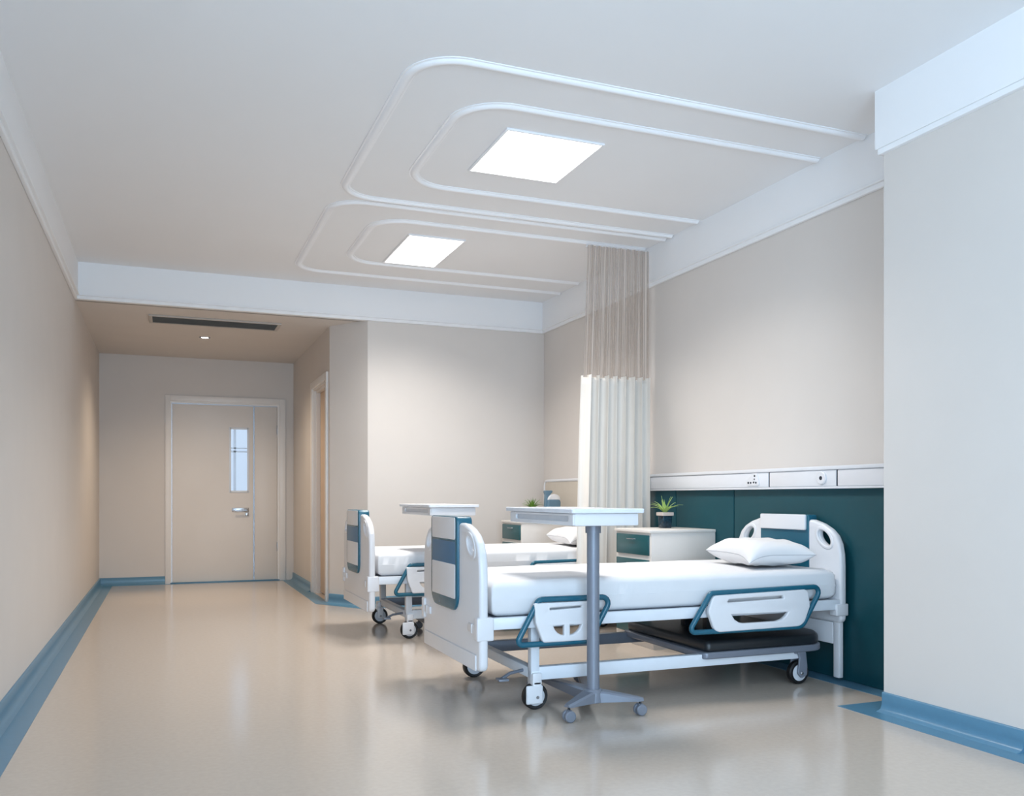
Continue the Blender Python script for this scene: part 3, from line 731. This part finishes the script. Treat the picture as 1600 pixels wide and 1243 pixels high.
# ------------------------------------------------------------------ bedside cabinets
KX0, KX1, KY0c, KY1c, KZ = 2.942, 3.445, 5.00, 5.475, 0.783
cb = thing('bedside_cabinet', 'cream bedside cabinet with teal drawers standing between the two beds', 'cabinet', (3.19, 5.24, 0), 'bedside cabinets')
bm = bmesh.new(); box(bm, KX0 + 0.008, KX1, KY0c, KY1c, 0.05, KZ - 0.018, 0.003); box(bm, KX0 + 0.03, KX1, KY0c + 0.01, KY1c - 0.01, 0.0, 0.055)
obj('body', bm, 'cab', cb)
obj('top_board', nbox(KX0 - 0.006, KX1, KY0c - 0.006, KY1c + 0.006, KZ - 0.02, KZ, 0.004), 'cab', cb)
for za, zb_, nm in ((0.615, 0.748, 'drawer'), (0.435, 0.585, 'drawer'), (0.085, 0.405, 'door')):
    f = obj(nm, nbox(KX0 - 0.004, KX0 + 0.012, KY0c + 0.022, KY1c - 0.022, za, zb_, 0.003), 'tealcab', cb)
    ym = (KY0c + KY1c) / 2; zz = zb_ - 0.03
    bm = tube_bm([(KX0 - 0.002, ym - 0.05, zz), (KX0 - 0.016, ym - 0.045, zz), (KX0 - 0.016, ym + 0.045, zz), (KX0 - 0.002, ym + 0.05, zz)], 0.0035, seg=8)
    obj('handle', bm, 'chrome', f)
cb2 = dup(cb, (3.19, 5.24 + 2.235, 0), 'cream bedside cabinet with teal drawers in the far corner behind the far bed')

# ------------------------------------------------------------------ curtain
cw = thing('privacy_curtain', 'tall beige privacy curtain with sheer top hanging between the two beds', 'curtain', (3.13, 5.845, 0.3))
CXA, CXB, CYC = 2.835, 3.425, 5.845
def curtain_bm(z0, z1, amp, thick, nz, folds=9):
    bm = bmesh.new(); uvl = bm.loops.layers.uv.new('UVMap'); n = 260; rows = []
    for k in range(nz + 1):
        z = z0 + (z1 - z0) * k / nz; f = (z - 0.3) / 2.57; row = []
        xa = CXA + 0.075 * f ** 1.5; xb = CXB
        for i in range(n + 1):
            t = i / n; ph = t * folds * 2 * PI + 0.7 * math.sin(5 * t + 1)
            sh = math.sin(ph) + 0.22 * math.sin(2 * ph + 0.8) + 0.45 * noise.noise(Vector((t * 9, f * 1.2, 3)))
            x = xa + (xb - xa) * (t + 0.010 * math.sin(ph * 2 + 0.5)); y = CYC + amp * (0.75 + 0.25 * (1 - f)) * sh
            row.append(bm.verts.new((x, y, z)))
        rows.append(row)
    for k in range(nz):
        for i in range(n):
            fc = bm.faces.new((rows[k][i], rows[k][i + 1], rows[k + 1][i + 1], rows[k + 1][i]))
            for lp, (a, b_) in zip(fc.loops, ((i, k), (i + 1, k), (i + 1, k + 1), (i, k + 1))): lp[uvl].uv = (a / n, b_ / nz)
    return bm
sheer = obj('sheer_top', curtain_bm(1.885, 2.862, 0.014, 0, 16), 'sheer', cw, 1.5)
drape = obj('drape', curtain_bm(0.30, 1.90, 0.052, 0.002, 22, 8), 'drape', cw, 1.5)
sm = drape.modifiers.new('thickness', 'SOLIDIFY'); sm.thickness = 0.003; sm.offset = 0
bm = bmesh.new()
for k in range(13):
    x = 2.92 + k * 0.041; box(bm, x - 0.004, x + 0.004, CYC + 0.02, CYC + 0.05, 2.855, 2.876, 0.002)
obj('hooks', bm, 'white', cw)

# ------------------------------------------------------------------ plants and jug
def leaves_bm(cx, cy, z, n, length, width, spread, seed):
    rnd = random.Random(seed); bm = bmesh.new()
    for k in range(n):
        az = 2 * PI * k / n * 1.0 + rnd.uniform(-0.3, 0.3) + (0.6 if k % 2 else 0); lean = rnd.uniform(0.1, 1) * spread; L = length * rnd.uniform(0.75, 1.05)
        d_ = Vector((math.cos(az), math.sin(az), 0)); s_ = Vector((-d_.y, d_.x, 0)); rows = []
        for i in range(7):
            t = i / 6; ang = lean * (0.45 + 0.75 * t)
            r_ = L * t * math.sin(ang); h_ = L * t * math.cos(ang)
            w_ = width * (0.65 + 0.5 * math.sin(PI * min(1, t * 1.3))) * (1 - t ** 2.2) / 2 + 0.0004
            c = Vector((cx, cy, z)) + d_ * (0.008 + r_) + Vector((0, 0, h_))
            rows.append([bm.verts.new(c - s_ * w_ + Vector((0, 0, 0.25 * w_))), bm.verts.new(c - Vector((0, 0, 0.15 * w_))), bm.verts.new(c + s_ * w_ + Vector((0, 0, 0.25 * w_))), bm.verts.new(c + d_ * -0.0015 + Vector((0, 0, 0.0012 + 0.2 * w_)))])
        for A, B2 in zip(rows, rows[1:]):
            for q in range(4): bm.faces.new((A[q], A[(q + 1) % 4], B2[(q + 1) % 4], B2[q]))
        bm.faces.new(rows[0]); bm.faces.new(rows[-1][::-1])
    return bm
px, py = 3.255, 5.33
t = thing('potted_plant', 'spiky pale green plant in a dark pot with beige rim against teal panelling', 'potted plant', (px, py, KZ))
bm = nbox(px - 0.038, px + 0.038, py - 0.038, py + 0.038, KZ, KZ + 0.088, 0.006, 3)
for v in bm.verts:
    f = 0.88 + 0.12 * (v.co.z - KZ) / 0.088; v.co.x = px + (v.co.x - px) * f; v.co.y = py + (v.co.y - py) * f
obj('pot', bm, 'pot', t)
obj('rim', plate_bm(rpoly([(px - 0.046, py - 0.046), (px + 0.046, py - 0.046), (px + 0.046, py + 0.046), (px - 0.046, py + 0.046)], 0.008), [rpoly([(px - 0.034, py - 0.034), (px + 0.034, py - 0.034), (px + 0.034, py + 0.034), (px - 0.034, py + 0.034)], 0.006)], 0.024, 0.003, XY, KZ + 0.098), 'potrim', t)
obj('soil', nbox(px - 0.035, px + 0.035, py - 0.035, py + 0.035, KZ + 0.08, KZ + 0.102), 'soil', t, 0)
obj('leaves', leaves_bm(px, py, KZ + 0.10, 22, 0.125, 0.016, 1.05, 3), 'leafpale', t, 0.9)

px, py = 3.165, 7.50
t = thing('potted_plant', 'small bushy green plant on the far cabinet beside the blue-grey jug', 'potted plant', (px, py, KZ))
bm = bmesh.new(); lathe(bm, [(0.036, 0), (0.046, 0.088), (0.050, 0.09), (0.050, 0.108), (0.044, 0.108), (0.042, 0.094)], px, py, KZ); obj('pot', bm, 'potrim', t)
bm = bmesh.new(); lathe(bm, [(0.042, 0.090), (0.042, 0.097), (0.001, 0.1)], px, py, KZ); obj('soil', bm, 'soil', t)
obj('leaves', leaves_bm(px, py, KZ + 0.10, 46, 0.115, 0.012, 1.0, 5), 'leafgreen', t, 0.9)

jx, jy = 3.315, 7.40
t = thing('water_jug', 'blue-grey plastic jug with white arched lid on the far cabinet', 'jug', (jx, jy, KZ))
pts = rpoly([(jx - 0.062, KZ), (jx + 0.066, KZ), (jx + 0.07, KZ + 0.195), (jx - 0.055, KZ + 0.195)], [0.012, 0.012, 0.03, 0.01])
obj('body', plate_bm(pts, [], 0.11, 0.012, XZ, jy), 'jug', t)
arc = [(jx + 0.008 + 0.062 * math.cos(a), KZ + 0.188 + 0.055 * math.sin(a)) for a in [PI * k / 16 for k in range(17)]]
obj('lid', plate_bm(arc + [(jx - 0.04, KZ + 0.188), (jx + 0.056, KZ + 0.188)][:0], [], 0.10, 0.008, XZ, jy), 'white', t)
arm = [(jx - 0.080, KZ), (jx - 0.045, KZ), (jx - 0.045, KZ + 0.215), (jx - 0.0, KZ + 0.262), (jx - 0.004, KZ + 0.276), (jx - 0.072, KZ + 0.276), (jx - 0.074, KZ + 0.262), (jx - 0.066, KZ + 0.235)]
obj('handle', plate_bm(rpoly(arm, 0.006, 3), [], 0.05, 0.006, XZ, jy), 'jug', t)

# ------------------------------------------------------------------ light
def area(name, loc, rot, sx, sy_, power, col):
    l = bpy.data.lights.new(name, 'AREA'); l.shape = 'RECTANGLE'; l.size = sx; l.size_y = sy_; l.energy = power; l.color = col
    o = bpy.data.objects.new(name, l); C.objects.link(o); o.location = loc; o.rotation_euler = rot; return o
area('daylight', ((WX0 + WX1) / 2, YN - 0.35, (WZ0 + WZ1) / 2), (math.radians(97), 0, 0), WX1 - WX0, WZ1 - WZ0, 260, (0.56, 0.78, 1.0))
area('daylight_side', (XL - 0.35, (LY0 + LY1) / 2, (LZ0 + LZ1) / 2), (math.radians(108), 0, math.radians(-90)), LY1 - LY0, LZ1 - LZ0, 110, (0.56, 0.78, 1.0))
for a, b_, c0, c1, pw in ((1.65, 2.19, 4.23, 4.83, 26), (1.65, 2.06, 6.19, 6.97, 37)):
    o = area('panel_glow', ((a + b_) / 2, (c0 + c1) / 2, ZC - 0.0085), (0, 0, 0), b_ - a, c1 - c0, pw, (1.0, 0.965, 0.92)); o.data.spread = math.radians(134)
sp = bpy.data.lights.new('downlight_beam', 'SPOT'); sp.energy = 88; sp.color = (1.0, 0.82, 0.62); sp.spot_size = math.radians(142); sp.spot_blend = 1.0; sp.shadow_soft_size = 0.03
o = bpy.data.objects.new('downlight_beam', sp); C.objects.link(o); o.location = (0.379, 9.41, ZL - 0.02)

sp = bpy.data.lights.new('downlight_core', 'SPOT'); sp.energy = 42; sp.color = (1.0, 0.82, 0.6); sp.spot_size = math.radians(46); sp.spot_blend = 0.9; sp.shadow_soft_size = 0.03
o = bpy.data.objects.new('downlight_core', sp); C.objects.link(o); o.location = (0.379, 9.41, ZL - 0.02)

w = bpy.data.worlds.new('World'); bpy.context.scene.world = w; w.use_nodes = True
w.node_tree.nodes['Background'].inputs['Color'].default_value = (0.62, 0.78, 1.0, 1)
w.node_tree.nodes['Background'].inputs['Strength'].default_value = 1.0

# ------------------------------------------------------------------ camera
cam = bpy.data.cameras.new('camera'); cam.sensor_width = 36.0; cam.lens = 1375.0 / 1600.0 * 36.0
cam.shift_y = (776.0 - 621.5) / 1600.0; cam.clip_start = 0.05
co = bpy.data.objects.new('camera', cam); C.objects.link(co)
co.location = (0, 0, 1.0); co.rotation_euler = (math.radians(90), 0, -math.atan(543.0 / 1375.0))
sc = bpy.context.scene; sc.camera = co
sc.view_settings.view_transform = 'Standard'; sc.view_settings.look = 'None'
sc.view_settings.gamma = 1.0; sc.view_settings.use_curve_mapping = False
sc.view_settings.exposure = -0.01
